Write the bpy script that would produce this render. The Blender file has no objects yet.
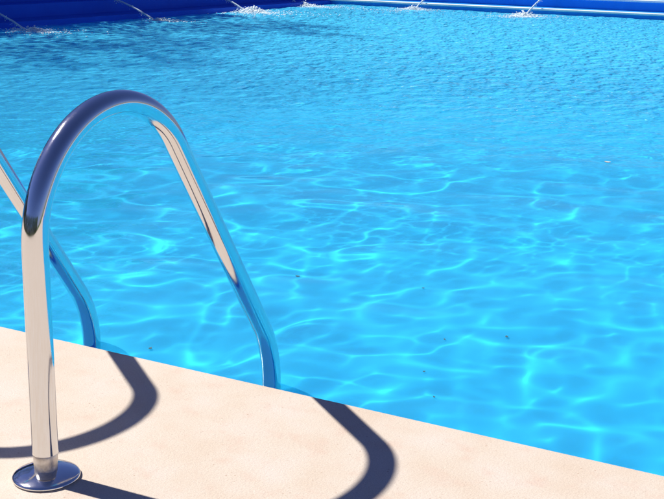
import bpy, bmesh, math, random
import numpy as np
from mathutils import Vector, Matrix, noise
sc = bpy.context.scene
C = sc.collection
PI = math.pi

# ------------------------------------------------------------------ camera
# Pool frame: x runs along the near pool edge, y points out over the pool,
# z = 0 is the deck. Origin: foot of the nearer handrail.
EDGE = 0.544            # near pool edge (y)
WATER = -0.10           # water level
FLOOR = -1.35
XL, XR, YF = -7.95, 6.0, 16.25
PITCH, ROLL = 0.2659, 0.02225
cam_d = bpy.data.cameras.new('camera')
cam = bpy.data.objects.new('camera', cam_d)
C.objects.link(cam)
sc.camera = cam
cam_d.sensor_width = 36.0
cam_d.lens = 1116.78 / 664 * 36.0
cam_d.clip_end = 2000
cam_d.clip_start = 0.02
fx, fy = -0.45737, 0.88928                       # heading of the view
right = Vector((fy, -fx, 0))
fwd = Vector((fx * math.cos(PITCH), fy * math.cos(PITCH), -math.sin(PITCH)))
down = fwd.cross(right)
r2 = right * math.cos(ROLL) - down * math.sin(ROLL)
d2 = right * math.sin(ROLL) + down * math.cos(ROLL)
M = Matrix((r2, -d2, -fwd)).transposed().to_4x4()
M.translation = Vector((1.2117, -1.3158, 0.8812))
cam.matrix_world = M

# ------------------------------------------------------------------ light
SUN_EL = 0.892
SUN_AZ = 0.0396 + PI          # direction towards the sun, from +x counter-clockwise
w = bpy.data.worlds.new('World')
sc.world = w
w.use_nodes = True
nt = w.node_tree
bg = nt.nodes['Background']
sky = nt.nodes.new('ShaderNodeTexSky')
sky.sky_type = 'NISHITA'
sky.sun_disc = False
sky.sun_elevation = SUN_EL
sky.sun_rotation = PI / 2 - SUN_AZ
sky.air_density = 1.0
sky.dust_density = 0.4
sky.ozone_density = 6.0
hs = nt.nodes.new('ShaderNodeMix')              # deep, slightly violet summer sky
hs.data_type = 'RGBA'; hs.blend_type = 'MULTIPLY'; hs.inputs[0].default_value = 1
hs.inputs[7].default_value = (0.78, 0.74, 1.1, 1)
nt.links.new(sky.outputs[0], hs.inputs[6])
nt.links.new(hs.outputs[2], bg.inputs[0])
bg.inputs[1].default_value = 0.05
sd = bpy.data.lights.new('sun', 'SUN')
sd.energy = 5.0
sd.angle = math.radians(0.9)
sd.color = (1.0, 0.95, 0.87)
sun = bpy.data.objects.new('sun', sd)
C.objects.link(sun)
sv = Vector((math.cos(SUN_EL) * math.cos(SUN_AZ), math.cos(SUN_EL) * math.sin(SUN_AZ), math.sin(SUN_EL)))
sun.rotation_euler = sv.to_track_quat('Z', 'Y').to_euler()
sun.location = sv * 30
sd.cycles.is_caustics_light = True
sc.view_settings.view_transform = 'Standard'
sc.view_settings.look = 'None'
sc.view_settings.gamma = 1
sc.view_settings.use_curve_mapping = False
sc.view_settings.exposure = 0.55
cy = sc.cycles
cy.max_bounces = 8
cy.transmission_bounces = 6
cy.glossy_bounces = 5
cy.diffuse_bounces = 5
cy.caustics_reflective = True
cy.caustics_refractive = True
cy.blur_glossy = 0.3
cy.sample_clamp_indirect = 6

# ------------------------------------------------------------------ materials
def mat(name, col, rough=0.6, metal=0.0, spec=0.5):
    m = bpy.data.materials.new(name); m.use_nodes = True
    b = m.node_tree.nodes['Principled BSDF']
    b.inputs['Base Color'].default_value = (*col, 1)
    b.inputs['Roughness'].default_value = rough
    b.inputs['Metallic'].default_value = metal
    b.inputs['Specular IOR Level'].default_value = spec
    return m, m.node_tree, b

def N(t, kind, **kw):
    n = t.nodes.new(kind)
    for k, v in kw.items():
        if k in n.inputs.keys(): n.inputs[k].default_value = v
        else: setattr(n, k, v)
    return n

def ramp(t, stops):
    n = t.nodes.new('ShaderNodeValToRGB')
    el = n.color_ramp.elements
    el[0].position, el[0].color = stops[0][0], (*stops[0][1], 1)
    el[1].position, el[1].color = stops[-1][0], (*stops[-1][1], 1)
    for p, c in stops[1:-1]:
        e = el.new(p); e.color = (*c, 1)
    return n

def noisy_mat(name, c1, c2, scale, rough=0.7, bump=0.0, bscale=None, detail=6, spec=0.3):
    m, t, b = mat(name, c1, rough, 0, spec)
    tc = N(t, 'ShaderNodeNewGeometry')
    no = N(t, 'ShaderNodeTexNoise', Scale=scale, Detail=detail, Roughness=0.6)
    t.links.new(tc.outputs['Position'], no.inputs['Vector'])
    r = ramp(t, [(0.35, c1), (0.65, c2)])
    t.links.new(no.outputs[0], r.inputs[0]); t.links.new(r.outputs[0], b.inputs['Base Color'])
    if bump:
        n2 = N(t, 'ShaderNodeTexNoise', Scale=bscale or scale * 5, Detail=5)
        t.links.new(tc.outputs['Position'], n2.inputs['Vector'])
        bp = N(t, 'ShaderNodeBump', Strength=bump, Distance=0.01)
        t.links.new(n2.outputs[0], bp.inputs['Height']); t.links.new(bp.outputs[0], b.inputs['Normal'])
    return m

# sandstone deck
def deck_material():
    m, t, b = mat('deck_sandstone', (0.72, 0.6, 0.48), 0.85, 0, 0.15)
    g = N(t, 'ShaderNodeNewGeometry')
    def nz(scale, detail=4, rough=0.55):
        n = N(t, 'ShaderNodeTexNoise', Scale=scale, Detail=detail, Roughness=rough)
        t.links.new(g.outputs['Position'], n.inputs['Vector']); return n
    a = nz(7, 5); r = ramp(t, [(0.3, (0.525, 0.445, 0.365)), (0.5, (0.545, 0.48, 0.41)), (0.72, (0.56, 0.505, 0.455))])
    t.links.new(a.outputs[0], r.inputs[0])
    # pinkish blotches
    pk = nz(16, 4); rp = ramp(t, [(0.54, (0, 0, 0)), (0.72, (1, 1, 1))])
    t.links.new(pk.outputs[0], rp.inputs[0])
    mx = N(t, 'ShaderNodeMix', data_type='RGBA'); mx.inputs[7].default_value = (0.52, 0.36, 0.29, 1)
    mf = N(t, 'ShaderNodeMath', operation='MULTIPLY'); mf.inputs[1].default_value = 0.35
    t.links.new(rp.outputs[0], mf.inputs[0]); t.links.new(mf.outputs[0], mx.inputs[0]); t.links.new(r.outputs[0], mx.inputs[6])
    # fine grain
    gr = nz(420, 3, 0.7); rg = ramp(t, [(0.3, (0.84, 0.81, 0.78)), (0.6, (1.05, 1.04, 1.03))])
    t.links.new(gr.outputs[0], rg.inputs[0])
    ml = N(t, 'ShaderNodeMix', data_type='RGBA', blend_type='MULTIPLY'); ml.inputs[0].default_value = 1
    t.links.new(mx.outputs[2], ml.inputs[6]); t.links.new(rg.outputs[0], ml.inputs[7])
    # sparse dark pits, clustered
    vo = N(t, 'ShaderNodeTexVoronoi', Scale=95.0); t.links.new(g.outputs['Position'], vo.inputs['Vector'])
    lt = N(t, 'ShaderNodeMath', operation='LESS_THAN'); lt.inputs[1].default_value = 0.17
    t.links.new(vo.outputs['Distance'], lt.inputs[0])
    cl = nz(9, 3); rc = ramp(t, [(0.44, (0, 0, 0)), (0.66, (1, 1, 1))]); t.links.new(cl.outputs[0], rc.inputs[0])
    sp = N(t, 'ShaderNodeSeparateColor'); t.links.new(vo.outputs['Color'], sp.inputs[0])
    gt = N(t, 'ShaderNodeMath', operation='GREATER_THAN'); gt.inputs[1].default_value = 0.62; t.links.new(sp.outputs[0], gt.inputs[0])
    p1 = N(t, 'ShaderNodeMath', operation='MULTIPLY'); p2 = N(t, 'ShaderNodeMath', operation='MULTIPLY')
    t.links.new(lt.outputs[0], p1.inputs[0]); t.links.new(rc.outputs[0], p1.inputs[1])
    t.links.new(p1.outputs[0], p2.inputs[0]); t.links.new(gt.outputs[0], p2.inputs[1])
    p3 = N(t, 'ShaderNodeMath', operation='MULTIPLY'); p3.inputs[1].default_value = 0.6; t.links.new(p2.outputs[0], p3.inputs[0])
    md = N(t, 'ShaderNodeMix', data_type='RGBA'); md.inputs[7].default_value = (0.3, 0.18, 0.12, 1)
    t.links.new(p3.outputs[0], md.inputs[0]); t.links.new(ml.outputs[2], md.inputs[6])
    t.links.new(md.outputs[2], b.inputs['Base Color'])
    bm_ = N(t, 'ShaderNodeBump', Strength=0.3, Distance=0.004)
    hb = nz(160, 5, 0.65); t.links.new(hb.outputs[0], bm_.inputs['Height']); t.links.new(bm_.outputs[0], b.inputs['Normal'])
    return m
M_deck = deck_material()
M_floor = noisy_mat('pool_floor_paint', (0.015, 0.66, 0.97), (0.025, 0.71, 0.98), 1.2, 0.7)
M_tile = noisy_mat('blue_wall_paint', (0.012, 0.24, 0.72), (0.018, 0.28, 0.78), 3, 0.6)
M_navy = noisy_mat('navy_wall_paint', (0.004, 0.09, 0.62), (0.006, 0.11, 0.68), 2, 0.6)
M_white = noisy_mat('white_edging', (0.74, 0.78, 0.80), (0.82, 0.84, 0.85), 5, 0.5)
M_lawn = noisy_mat('grass', (0.03, 0.07, 0.015), (0.06, 0.11, 0.03), 4, 0.9)
M_leafgreen = noisy_mat('hedge_leaves', (0.02, 0.05, 0.012), (0.05, 0.09, 0.02), 9, 0.7)

def steel():
    m, t, b = mat('polished_steel', (0.72, 0.715, 0.72), 0.07, 1.0)
    tc = N(t, 'ShaderNodeTexCoord')
    n = N(t, 'ShaderNodeTexNoise', Scale=30.0, Detail=5, Roughness=0.65)
    t.links.new(tc.outputs['Object'], n.inputs['Vector'])
    r = ramp(t, [(0.35, (0.06, 0.06, 0.06)), (0.75, (0.17, 0.17, 0.17))])
    t.links.new(n.outputs[0], r.inputs[0])
    vs = N(t, 'ShaderNodeTexVoronoi', Scale=130.0); t.links.new(tc.outputs['Object'], vs.inputs['Vector'])
    sr = ramp(t, [(0.08, (0.07, 0.07, 0.07)), (0.22, (0, 0, 0))]); t.links.new(vs.outputs['Distance'], sr.inputs[0])
    ad = N(t, 'ShaderNodeMath', operation='ADD'); t.links.new(r.outputs[0], ad.inputs[0]); t.links.new(sr.outputs[0], ad.inputs[1])
    t.links.new(ad.outputs[0], b.inputs['Roughness'])
    n2 = N(t, 'ShaderNodeTexNoise', Scale=14.0, Detail=3)
    t.links.new(tc.outputs['Object'], n2.inputs['Vector'])
    bp = N(t, 'ShaderNodeBump', Strength=0.12, Distance=0.002)
    t.links.new(n2.outputs[0], bp.inputs['Height']); t.links.new(bp.outputs[0], b.inputs['Normal'])
    return m
M_steel = steel()
M_dull = noisy_mat('dull_steel', (0.50, 0.45, 0.40), (0.68, 0.64, 0.60), 60, 0.38, 0.1)
M_dull.node_tree.nodes['Principled BSDF'].inputs['Metallic'].default_value = 0.9

def water_mat():
    m = bpy.data.materials.new('pool_water'); m.use_nodes = True
    t = m.node_tree; t.nodes.remove(t.nodes['Principled BSDF'])
    out = t.nodes['Material Output']
    gl = N(t, 'ShaderNodeBsdfGlass', Roughness=0.0, IOR=1.333)
    gl.inputs['Color'].default_value = (0.86, 0.97, 1.0, 1)
    tr = N(t, 'ShaderNodeBsdfTransparent'); tr.inputs[0].default_value = (0.9, 0.98, 1.0, 1)
    mx = N(t, 'ShaderNodeMixShader'); mx.inputs[0].default_value = 0.12
    t.links.new(gl.outputs[0], mx.inputs[1]); t.links.new(tr.outputs[0], mx.inputs[2])
    # wind chop too fine for the mesh, growing with the distance from the sheltered near corner
    gp = N(t, 'ShaderNodeNewGeometry')
    mp = N(t, 'ShaderNodeMapping'); mp.inputs['Rotation'].default_value = (0, 0, -0.475); mp.inputs['Scale'].default_value = (1.25, 0.80, 1.0)
    t.links.new(gp.outputs['Position'], mp.inputs['Vector'])
    c1 = N(t, 'ShaderNodeTexNoise', Scale=7.0, Detail=2.2, Roughness=0.55)
    t.links.new(mp.outputs[0], c1.inputs['Vector'])
    dv = N(t, 'ShaderNodeVectorMath', operation='DISTANCE'); dv.inputs[1].default_value = (0.6, -0.4, WATER)
    t.links.new(gp.outputs['Position'], dv.inputs[0])
    ms = N(t, 'ShaderNodeMapRange'); ms.interpolation_type = 'SMOOTHSTEP'
    ms.inputs[1].default_value = 3.5; ms.inputs[2].default_value = 8.0; ms.inputs[3].default_value = 0.0; ms.inputs[4].default_value = 1.0
    t.links.new(dv.outputs['Value'], ms.inputs[0])
    hm = N(t, 'ShaderNodeMath', operation='MULTIPLY'); t.links.new(c1.outputs[0], hm.inputs[0]); t.links.new(ms.outputs[0], hm.inputs[1])
    wb = N(t, 'ShaderNodeBump', Strength=1.0, Distance=0.10); t.links.new(hm.outputs[0], wb.inputs['Height'])
    t.links.new(wb.outputs[0], gl.inputs['Normal'])
    # diffuse share stands in for light scattered in the water, to brighten it
    df = N(t, 'ShaderNodeBsdfDiffuse'); df.inputs[0].default_value = (0.09, 0.69, 1.0, 1)
    t.links.new(wb.outputs[0], df.inputs['Normal'])
    m2 = N(t, 'ShaderNodeMixShader'); 
    g = N(t, 'ShaderNodeNewGeometry'); sx = N(t, 'ShaderNodeSeparateXYZ'); t.links.new(g.outputs['Position'], sx.inputs[0])
    mr = N(t, 'ShaderNodeMapRange'); mr.inputs[1].default_value = 2.5; mr.inputs[2].default_value = 10.0
    mr.inputs[3].default_value = 0.15; mr.inputs[4].default_value = 0.36     # larger share brightens the far water
    t.links.new(sx.outputs[1], mr.inputs[0]); t.links.new(mr.outputs[0], m2.inputs[0])
    mq = N(t, 'ShaderNodeMapRange'); mq.inputs[1].default_value = 1.0; mq.inputs[2].default_value = 8.0
    mq.inputs[3].default_value = 0.36; mq.inputs[4].default_value = 0.10
    t.links.new(sx.outputs[1], mq.inputs[0]); t.links.new(mq.outputs[0], mx.inputs[0])
    t.links.new(mx.outputs[0], m2.inputs[1]); t.links.new(df.outputs[0], m2.inputs[2])
    t.links.new(m2.outputs[0], out.inputs['Surface'])
    return m
M_water = water_mat()

# ------------------------------------------------------------------ helpers
def tag(o, label=None, cat=None, group=None, kind=None):
    if label: o['label'] = label
    if cat: o['category'] = cat
    if group: o['group'] = group
    if kind: o['kind'] = kind
    return o

def empty(name, loc=(0, 0, 0)):
    o = bpy.data.objects.new(name, None); C.objects.link(o); o.location = loc
    o.empty_display_size = 0.1
    return o

def obj(name, bm, m, parent=None, smooth=False, loc=None):
    me = bpy.data.meshes.new(name)
    bmesh.ops.recalc_face_normals(bm, faces=bm.faces)
    bm.to_mesh(me); bm.free()
    me.materials.append(m)
    if smooth:
        for p in me.polygons: p.use_smooth = True
    o = bpy.data.objects.new(name, me); C.objects.link(o)
    if parent: o.parent = parent
    if loc: o.location = loc
    return o

def box(bm, x0, x1, y0, y1, z0, z1, bev=0.0, seg=3):
    vs = [bm.verts.new(p) for p in ((x0,y0,z0),(x1,y0,z0),(x1,y1,z0),(x0,y1,z0),(x0,y0,z1),(x1,y0,z1),(x1,y1,z1),(x0,y1,z1))]
    fs = [bm.faces.new([vs[i] for i in f]) for f in ((0,3,2,1),(4,5,6,7),(0,1,5,4),(1,2,6,5),(2,3,7,6),(3,0,4,7))]
    if bev:
        es = {e for f in fs for e in f.edges}
        bmesh.ops.bevel(bm, geom=list(es), offset=bev, segments=seg, profile=0.5, affect='EDGES')

def sweep(bm, pts, radii, seg=32, cap=True):
    pts = [Vector(p) for p in pts]
    rings = []
    nrm = None
    for i, p in enumerate(pts):
        tg = (pts[min(i + 1, len(pts) - 1)] - pts[max(i - 1, 0)]).normalized()
        if nrm is None:
            nrm = tg.orthogonal().normalized()
        nrm = (nrm - tg * nrm.dot(tg)).normalized()
        b = tg.cross(nrm)
        rr = radii[i] if hasattr(radii, '__len__') else radii
        rings.append([bm.verts.new(p + (nrm * math.cos(2*PI*k/seg) + b * math.sin(2*PI*k/seg)) * rr) for k in range(seg)])
    for a, b in zip(rings, rings[1:]):
        for k in range(seg):
            bm.faces.new((a[k], a[(k+1) % seg], b[(k+1) % seg], b[k]))
    if cap:
        for ring in (rings[0][::-1], rings[-1]):          # own vertices, so the tube keeps clean normals
            bm.faces.new([bm.verts.new(v.co) for v in ring])

def lathe(bm, prof, seg=64):
    rings = []
    for r, z in prof:
        rings.append([bm.verts.new((r*math.cos(2*PI*k/seg), r*math.sin(2*PI*k/seg), z)) for k in range(seg)])
    for a, b in zip(rings, rings[1:]):
        for k in range(seg):
            bm.faces.new((a[k], a[(k+1) % seg], b[(k+1) % seg], b[k]))

# ------------------------------------------------------------------ setting
# near deck: one slab with a rounded pool edge, and the ground round the pool
bm = bmesh.new()
prof = [(EDGE - 9.5, 0.0), (EDGE - 0.012, 0.0)]
for k in range(1, 7):
    a = PI / 2 * k / 6
    prof.append((EDGE - 0.012 + 0.012 * math.sin(a), -0.012 + 0.012 * math.cos(a)))
prof += [(EDGE, -0.045), (EDGE - 0.03, -0.05), (EDGE - 0.03, -0.3), (EDGE - 9.5, -0.3)]
for x in (XL - 6, XR + 6):
    pass
ra = [bm.verts.new((XL - 6, y, z)) for y, z in prof]; rb = [bm.verts.new((XR + 6, y, z)) for y, z in prof]
for k in range(len(prof)):
    j = (k + 1) % len(prof)
    bm.faces.new((ra[k], rb[k], rb[j], ra[j]))
bm.faces.new(ra); bm.faces.new(rb[::-1])
deck = tag(obj('pool_deck', bm, M_deck), kind='structure')

# far-reaching ground with a hole where the pool is
bm = bmesh.new()
G = 400
xs = [-G, XL - 6.0, XR + 6.0, G]; ys = [-G, EDGE - 9.4, YF + 8, G]
gv = [[bm.verts.new((x, y, -0.05)) for y in ys] for x in xs]
for i in range(3):
    for j in range(3):
        if i == 1 and j == 1: continue
        bm.faces.new((gv[i][j], gv[i+1][j], gv[i+1][j+1], gv[i][j+1]))
tag(obj('ground', bm, M_lawn), kind='structure')
bm = bmesh.new()
box(bm, XR + 0.25, XR + 6, EDGE + 0.01, YF + 8, -0.3, 0.0)
box(bm, XL - 6, XL - 1.01, EDGE + 0.01, YF + 8, -0.3, 0.0)
tag(obj('side_path', bm, M_deck), kind='structure')

# basin: floor and four sides as one shell
bm = bmesh.new()
y0 = EDGE - 0.028
P = [(XL, y0), (XR, y0), (XR, YF), (XL, YF)]
nx, ny = 60, 60
lo = [bm.verts.new((x, y, FLOOR)) for x, y in P]; hi = [bm.verts.new((x, y, -0.055)) for x, y in P]
bm.faces.new(lo)
for k in range(4):
    j = (k + 1) % 4
    bm.faces.new((lo[k], lo[j], hi[j], hi[k]))
basin = obj('pool_basin', bm, M_floor)
tag(basin, kind='structure')
basin.cycles.is_caustics_receiver = True

# added navy band; its colour stands in for the shaded side the rails mirror
bm = bmesh.new()
T = 0.006
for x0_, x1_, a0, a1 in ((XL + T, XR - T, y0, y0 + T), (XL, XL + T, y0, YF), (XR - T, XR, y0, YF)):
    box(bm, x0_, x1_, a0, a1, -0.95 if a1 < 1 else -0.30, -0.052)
tag(obj('waterline_shade_band', bm, M_navy), kind='structure')

# ------------------------------------------------------------------ water surface with real waves
def axis(lo_, hi_, a, b, fine, coarse, grow=1.03):
    pts = list(np.arange(a, b, fine))
    s = fine; p = pts[-1]; up = []
    while p < hi_:
        s = min(s * grow, coarse); p += s; up.append(min(p, hi_))
    s = fine; p = pts[0]; dn = []
    while p > lo_:
        s = min(s * grow, coarse); p -= s; dn.append(max(p, lo_))
    return np.array(dn[::-1] + pts + up)
XA = axis(XL, XR, -1.8, 2.2, 0.014, 0.032)
YA = axis(y0, YF, y0, 4.5, 0.014, 0.032)
if YA[0] < y0: YA = YA[1:]
X, Y = np.meshgrid(XA, YA, indexing='ij')
rng = np.random.default_rng(7)
def waves(X, Y, n, l0, l1, slope, spread=PI, heading=0.0):
    H = np.zeros_like(X)
    for i in range(n):
        lam = l0 * (l1 / l0) ** ((i + rng.random()) / n)
        k = 2 * PI / lam
        a = heading + rng.normal() * spread
        amp = slope / k * math.sqrt(2.0 / n)
        H += amp * np.sin(k * (X * math.cos(a) + Y * math.sin(a)) + rng.random() * 2 * PI)
    return H
# long lazy swell + capillary ripples that grow towards the jets at the far end
rough = np.clip((np.hypot(X - 0.6, Y + 0.4) - 5.5) / 4.5, 0, 1)
rough = rough * rough * (3 - 2 * rough)
env = 0.75 + 0.25 * np.sin(X * 1.1 + 1) * np.sin(Y * 0.9 + 2)
H = waves(X, Y, 16, 0.5, 1.5, 0.022, 0.9, 1.2)
H += waves(X, Y, 30, 0.16, 0.52, 0.043, 0.7, 2.05) * env
H += waves(X, Y, 22, 0.17, 0.5, 0.024, 2.5, 0.5) * env
H += waves(X, Y, 40, 0.10, 0.26, 0.08, 1.6, 1.4) * rough
nv = X.size
co = np.stack([X, Y, WATER + H], -1).reshape(-1, 3).astype(np.float32)
ni, nj = X.shape
I, J = np.meshgrid(np.arange(ni - 1), np.arange(nj - 1), indexing='ij')
a = (I * nj + J).ravel()
quads = np.stack([a, a + nj, a + nj + 1, a + 1], -1).astype(np.int32)
me = bpy.data.meshes.new('pool_water')
me.vertices.add(nv); me.vertices.foreach_set('co', co.ravel())
me.loops.add(quads.size); me.loops.foreach_set('vertex_index', quads.ravel())
me.polygons.add(len(quads)); me.polygons.foreach_set('loop_start', np.arange(0, quads.size, 4, dtype=np.int32))
me.update(calc_edges=True)
me.polygons.foreach_set('use_smooth', np.ones(len(quads), dtype=bool))
me.materials.append(M_water)
water = bpy.data.objects.new('pool_water', me); C.objects.link(water)
tag(water, kind='structure')
water.cycles.is_caustics_caster = True

# ------------------------------------------------------------------ left wall (in shade) and tiered far wall
wl = empty('boundary_wall', (XL - 0.75, 8, 0))
tag(wl, 'navy blue wall in shade behind the ledge along the left of the pool', 'wall')
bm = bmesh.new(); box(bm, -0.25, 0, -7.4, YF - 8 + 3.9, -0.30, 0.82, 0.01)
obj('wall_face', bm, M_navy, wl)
bm = bmesh.new(); box(bm, -0.30, 0.04, -7.45, YF - 8 + 4.0, 0.823, 0.87, 0.012)
obj('coping', bm, M_white, wl)
wt = empty('stepped_ledge', (XL, 8, 0))
tag(wt, 'low stepped navy blue ledge in the shade along the left edge of the pool', 'ledge')
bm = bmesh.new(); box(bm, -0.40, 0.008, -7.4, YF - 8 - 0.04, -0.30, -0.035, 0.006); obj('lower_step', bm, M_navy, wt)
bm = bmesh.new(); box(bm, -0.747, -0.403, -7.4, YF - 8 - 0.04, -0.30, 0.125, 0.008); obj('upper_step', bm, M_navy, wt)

fw = empty('tiered_wall', (0, YF, 0))
tag(fw, 'low stepped blue wall with white edging strips at the far end of the pool', 'wall')
W = WATER
def fbox(name, y0_, y1_, z0, z1, m, bev=0.0):
    bm = bmesh.new(); box(bm, XL - 0.745, XR + 0.25, y0_, y1_, z0, z1, bev); return obj(name, bm, m, fw)
fbox('riser', -0.006, 0.5, -0.3, W + 0.055, M_tile)
fbox('edging', -0.03, 0.09, W + 0.057, W + 0.092, M_white, 0.01)
fbox('tread', 0.093, 0.5, W + 0.057, W + 0.088, M_tile)
fbox('riser', 0.503, 1.2, -0.3, W + 0.225, M_tile)
fbox('edging', 0.47, 0.58, W + 0.227, W + 0.265, M_white, 0.01)
fbox('tread', 0.583, 1.2, W + 0.227, W + 0.26, M_tile)
fbox('riser', 1.203, 1.9, -0.3, W + 0.42, M_tile)
fbox('edging', 1.17, 1.28, W + 0.422, W + 0.46, M_white, 0.01)
fbox('tread', 1.283, 1.9, W + 0.422, W + 0.455, M_tile)

# ------------------------------------------------------------------ ladder
RT = 0.0218
A_, R_, B_, L_, R2_ = 0.3994, 0.2127, 0.6027, 0.5588, 0.26
def rail_profile(z0=0.0462, depth=1.0):
    pts = [(0, z) for z in np.linspace(z0, A_, 8)]
    turn = PI - B_
    for t in np.linspace(0, turn, 48)[1:]:
        pts.append((R_ - R_ * math.cos(t), A_ + R_ * math.sin(t)))
    s, z = pts[-1]; d = (math.sin(B_), -math.cos(B_))
    for t in np.linspace(0, L_, 12)[1:]: pts.append((s + d[0]*t, z + d[1]*t))
    s, z = pts[-1]; cx, cz = s - R2_ * math.cos(B_), z - R2_ * math.sin(B_)
    for t in np.linspace(B_, 0, 14)[1:]:
        pts.append((cx + R2_ * math.cos(t), cz + R2_ * math.sin(t)))
    s, z = pts[-1]
    for t in np.linspace(0, depth, 6)[1:]: pts.append((s, z - t))
    return pts
SEND = rail_profile()[-1][0]
ladder = empty('pool_ladder', (-0.26, 0, 0))
tag(ladder, 'polished steel pool ladder whose two arched tube rails rise from the deck', 'pool ladder')
def rail(x):
    bm = bmesh.new()
    sweep(bm, [(0, s, z) for s, z in rail_profile()], RT, 40)
    h = obj('handrail', bm, M_steel, ladder, True, (x, 0, 0))
    bm = bmesh.new()
    lathe(bm, [(0.0175, 0.0168), (0.0215, 0.0166), (0.026, 0.0158), (0.034, 0.0143), (0.042, 0.0122), (0.048, 0.0100), (0.0525, 0.0082), (0.0555, 0.0066), (0.0567, 0.0048), (0.0567, 0.0030), (0.0560, 0.0018), (0.0545, 0.0012), (0.0545, -0.001)], 72)
    obj('base_flange', bm, M_steel, h, True)
    bm = bmesh.new()
    lathe(bm, [(0.0190, 0.010), (0.0193, 0.014), (0.0197, 0.022), (0.0203, 0.030), (0.0205, 0.036), (0.0205, 0.0440), (0.0200, 0.0448), (0.0200, 0.0456)], 48)
    obj('collar', bm, M_dull, h, True)
    return h
rail(0.26); rail(-0.26)
for z in (-0.45, -0.72, -0.99):
    bm = bmesh.new(); box(bm, -0.24, 0.24, SEND - 0.045, SEND + 0.035, z - 0.02, z + 0.01, 0.006)
    obj('tread', bm, M_steel, ladder)

# ------------------------------------------------------------------ surroundings mirrored in the steel
def hedge(x0, x1, y0, y1, h, label):
    rnd = random.Random(5)
    bm = bmesh.new()
    vol = (x1 - x0) * (y1 - y0) * h
    nleaf = int(min(9000, 2500 + vol * 60))
    for _ in range(nleaf):
        x, y, z = rnd.uniform(x0, x1), rnd.uniform(y0, y1), rnd.uniform(0.0, h)
        z += 0.25 * noise.noise(Vector((x * 0.6, y * 0.6, 3)))
        s = rnd.uniform(0.08, 0.2)
        q = Vector((rnd.gauss(0, 1), rnd.gauss(0, 1), rnd.gauss(0, 1))).normalized()
        u = q.orthogonal().normalized() * s; v = q.cross(u) * 0.6
        c = Vector((x, y, max(z, 0.02)))
        bm.faces.new([bm.verts.new(c + d) for d in (u, v, -u, -v)])
    return tag(obj('hedge', bm, M_leafgreen), label, 'hedge')
hedge(-14, 14, -11.5, -9.5, 2.6, 'tall dense green hedge behind the sandstone deck')
hedge(-14.5, -12.5, -9, 0, 3.2, 'unseen green hedge added at the left end of the deck to darken rail reflections')  # added dark mass for the outer edge of the rails to mirror

def shade_hedge():  # unseen foliage added, its height and gaps shaped to shade the water
    rg = np.random.default_rng(11)
    def top(y):
        t = np.interp(y, [0, 5.0, 6.5, 8.0, 8.7, 9.3, 10.0, 11.2, 12.0, 12.5], [5.0, 5.6, 6.2, 6.0, 4.8, 4.8, 6.3, 5.2, 2.6, 1.0])
        return t + 0.25 * np.sin(y * 2.1 + 1) + 0.18 * np.sin(y * 5.3)
    n1, n2 = 14000, 30000
    y = rg.uniform(-1.0, 12.5, n1 + n2); x = rg.uniform(XL - 1.9, XL - 1.1, n1 + n2); T = top(y)
    z = np.concatenate([rg.uniform(0.08, 1, n1) * np.minimum(T[:n1], 2.3), rg.uniform(1.8, 6.7, n2)])
    size = np.concatenate([rg.uniform(0.05, 0.12, n1), rg.uniform(0.025, 0.06, n2)])
    clump = np.sin(y * 2.9 + z) * np.sin(z * 3.1 + y * 1.3 + 2)
    keep = (z < T + rg.normal(0, 0.12, n1 + n2)) & ((np.arange(n1 + n2) < n1) | (clump > -0.45))
    c = np.stack([x, y, z], -1)[keep]; size = size[keep][:, None]; m = len(c)
    q = rg.normal(size=(m, 3)); q /= np.linalg.norm(q, axis=1)[:, None]
    u = np.cross(q, rg.normal(size=(m, 3))); u /= np.linalg.norm(u, axis=1)[:, None]; v = np.cross(q, u)
    V = np.stack([c + u * size, c + v * size * 0.6, c - u * size, c - v * size * 0.6], 1).reshape(-1, 3)
    me = bpy.data.meshes.new('hedge'); me.from_pydata(V.tolist(), [], np.arange(4 * m).reshape(-1, 4).tolist()); me.materials.append(M_leafgreen)
    o = bpy.data.objects.new('hedge', me); C.objects.link(o)
    return tag(o, 'unseen uneven hedge added behind the navy wall to shade the far left of the pool', 'hedge')
shade_hedge()

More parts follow.
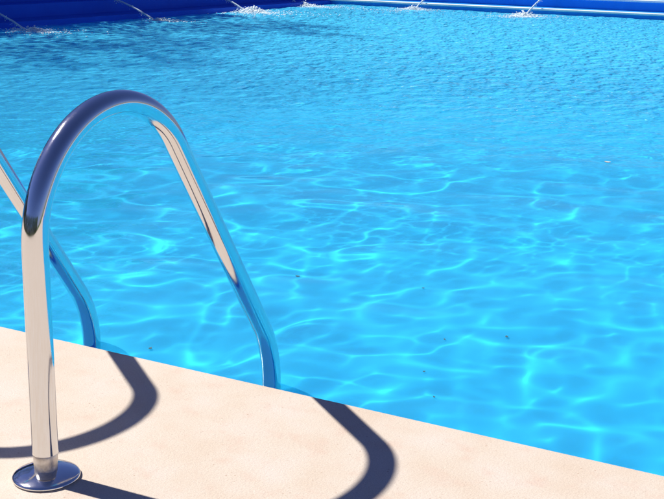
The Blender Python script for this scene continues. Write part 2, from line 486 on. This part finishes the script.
# ------------------------------------------------------------------ fountains
def foam_mat():
    m, t, b = mat('foam', (0.82, 0.90, 0.93), 0.5)
    return m
M_foam = foam_mat()
def stream_mat():
    m = bpy.data.materials.new('falling_water'); m.use_nodes = True
    t = m.node_tree; b = t.nodes['Principled BSDF']
    b.inputs['Base Color'].default_value = (0.75, 0.88, 0.95, 1)
    b.inputs['Roughness'].default_value = 0.15
    b.inputs['Transmission Weight'].default_value = 0.15
    b.inputs['IOR'].default_value = 1.333
    return m
M_stream = stream_mat()
M_metal, _, _ = mat('nozzle_steel', (0.6, 0.6, 0.6), 0.25, 1.0)
def fountain(x, y, ang, reach, size, label, seed):
    """x, y: where the stream meets the water; ang: heading of the stream; reach: metres back to the nozzle."""
    rnd = random.Random(seed)
    f = empty('fountain_jet', (x, y, WATER)); f.rotation_euler.z = ang
    tag(f, label, 'fountain', 'fountain jets around the pool')
    H0 = 0.30
    n = 26; pts = []; rad = []
    for i in range(n):
        u = i / (n - 1)
        pts.append((-reach * (1 - u) + rnd.gauss(0, .002), rnd.gauss(0, .002), H0 - (H0 + 0.01) * (0.45 * u + 0.55 * u * u)))
        rad.append(0.0075 + 0.004 * u + 0.003 * rnd.random())
    bm = bmesh.new(); sweep(bm, pts, rad, 10)
    for i in range(60):                                  # drops shed by the stream
        p = pts[rnd.randrange(8, n)]; q = rnd.uniform(0.003, 0.007)
        bmesh.ops.create_icosphere(bm, subdivisions=1, radius=q, matrix=Matrix.Translation((p[0] + rnd.gauss(0, .03), rnd.gauss(0, .014), max(0.01, p[2] - abs(rnd.gauss(0, .018))))))
    obj('stream', bm, M_stream, f, True)
    bm = bmesh.new(); sweep(bm, [(-reach - 0.05, 0, H0 + 0.005), (-reach - 0.005, 0, H0)], [0.016, 0.013], 16)
    sweep(bm, [(-reach - 0.03, 0, H0), (-reach - 0.03, 0, H0 - 0.09)], [0.012, 0.012], 12)
    obj('nozzle', bm, M_metal, f, True)
    bm = bmesh.new()
    for i in range(int(1000 * size)):
        r = abs(rnd.gauss(0, 0.16)) * size; a = rnd.uniform(0, 2 * PI)
        px, py = 0.10 + r * math.cos(a) * 1.7, r * math.sin(a)
        d = math.hypot(px - 0.05, py)
        z = max(0.0, rnd.gauss(0, 0.045 * size) * math.exp(-d * 5)) + 0.002
        s = rnd.uniform(0.003, 0.012) * (1.4 - min(d * 2, 0.9)) * (0.6 + 0.4 * size)
        mt = Matrix.Translation((px, py, z)) @ Matrix.Diagonal((s * 1.5, s, s * 0.7, 1))
        bmesh.ops.create_icosphere(bm, subdivisions=1, radius=1, matrix=mt)
    obj('splash', bm, M_foam, f, True)['kind'] = 'stuff'
    bm = bmesh.new()
    for i in range(int(1100 * size)):
        a = rnd.uniform(0, 2 * PI); r = abs(rnd.gauss(0, 0.42)) * size
        px, py = 0.15 + r * math.cos(a) * 1.5, r * math.sin(a)
        s = rnd.uniform(0.002, 0.010)
        mt = Matrix.Translation((px, py, 0.001)) @ Matrix.Diagonal((s * 1.8, s, 0.004, 1))
        bmesh.ops.create_icosphere(bm, subdivisions=1, radius=1, matrix=mt)
    obj('foam', bm, M_foam, f, True)['kind'] = 'stuff'
    return f
fountain(-7.60, 8.30, 0.0, 0.93, 0.55, 'faint shaded water jet nearest the camera, splashing beside the left ledge', 1)
fountain(-7.60, 10.68, 0.0, 0.93, 0.35, 'thin shaded water jet with the smallest splash, second along the left ledge', 2)
fountain(-7.72, 13.15, 0.0, 0.85, 1.0, 'bright water jet landing in the sunlight, third along the left ledge', 3)
fountain(-8.00, 15.25, 0.0, 0.60, 0.8, 'bright water jet splashing in the far left corner of the pool', 4)
fountain(-6.20, 15.85, -PI / 2, 0.98, 0.8, 'smaller white water jet before the far wall, left of the other one there', 5)
fountain(-4.25, 15.62, -PI / 2, 1.2, 0.9, 'long white water jet falling from the far wall, rightmost of all the jets', 6)

# ------------------------------------------------------------------ leaves and specks afloat
M_leafpale = noisy_mat('pale_leaf', (0.62, 0.55, 0.42), (0.75, 0.68, 0.52), 60, 0.6)
M_leafdark = noisy_mat('dark_leaf', (0.04, 0.12, 0.16), (0.07, 0.15, 0.17), 60, 0.6)
def surf_z(x, y):
    i = int(np.argmin(abs(XA - x))); j = int(np.argmin(abs(YA - y))); return WATER + float(H[i, j])
def leaf(x, y, ln, rz, m, label):
    bm = bmesh.new()
    n = 9; top = []; 
    L = []; R = []; Mi = []
    for i in range(n):
        u = i / (n - 1); wd = 0.34 * ln * math.sin(PI * u) ** 0.8 * (1 - 0.25 * u)
        cx = (u - 0.5) * ln; lift = 0.10 * ln * (2 * u - 1) ** 2
        L.append((cx, wd, lift + 0.10 * wd)); R.append((cx, -wd, lift + 0.10 * wd)); Mi.append((cx, 0, lift))
    for zoff, flip in ((0.0, 1), (-0.0012, -1)):
        l = [bm.verts.new((a, b, c + zoff)) for a, b, c in L]; r = [bm.verts.new((a, b, c + zoff)) for a, b, c in R]; c_ = [bm.verts.new((a, b, c + zoff)) for a, b, c in Mi]
        for i in range(n - 1):
            for p, q in ((l, c_), (c_, r)):
                vs = [p[i], p[i+1], q[i+1], q[i]]
                bm.faces.new(vs if flip > 0 else vs[::-1])
    bmesh.ops.remove_doubles(bm, verts=bm.verts, dist=1e-6)
    me = bpy.data.meshes.new('floating_leaf'); bm.to_mesh(me); bm.free(); me.materials.append(m)
    o = bpy.data.objects.new('floating_leaf', me); C.objects.link(o)
    o.location = (x, y, surf_z(x, y) + 0.004); o.rotation_euler.z = rz
    tag(o, label, 'leaf', 'bits afloat on the water')
leaf(-0.04, 3.99, 0.032, 0.0, M_leafpale, 'pale cream leaf floating at the right, the only light coloured one')
leaf(-0.37, 0.79, 0.013, 1.7, M_leafdark, 'tiny dark leaf floating between the two ladder rails near the pool edge')
leaf(-0.4, 1.59, 0.016, 0.3, M_leafdark, 'small dark leaf floating just right of the sloping ladder rail')
leaf(0.36, 1.35, 0.013, 2.0, M_leafdark, 'small dark leaf floating furthest right of the dark ones')
leaf(0.0, 1.64, 0.01, 0.6, M_leafdark, 'tiny dark leaf floating furthest from the deck')
leaf(0.23, 1.24, 0.008, 2.3, M_leafdark, 'tiny dark speck of leaf, upper of the three in a line toward the deck')
leaf(0.27, 1.01, 0.008, 0.9, M_leafdark, 'tiny dark speck of leaf, middle of the three in a line toward the deck')
leaf(0.35, 0.88, 0.008, 2.6, M_leafdark, 'tiny dark speck of leaf floating closest to the deck edge')
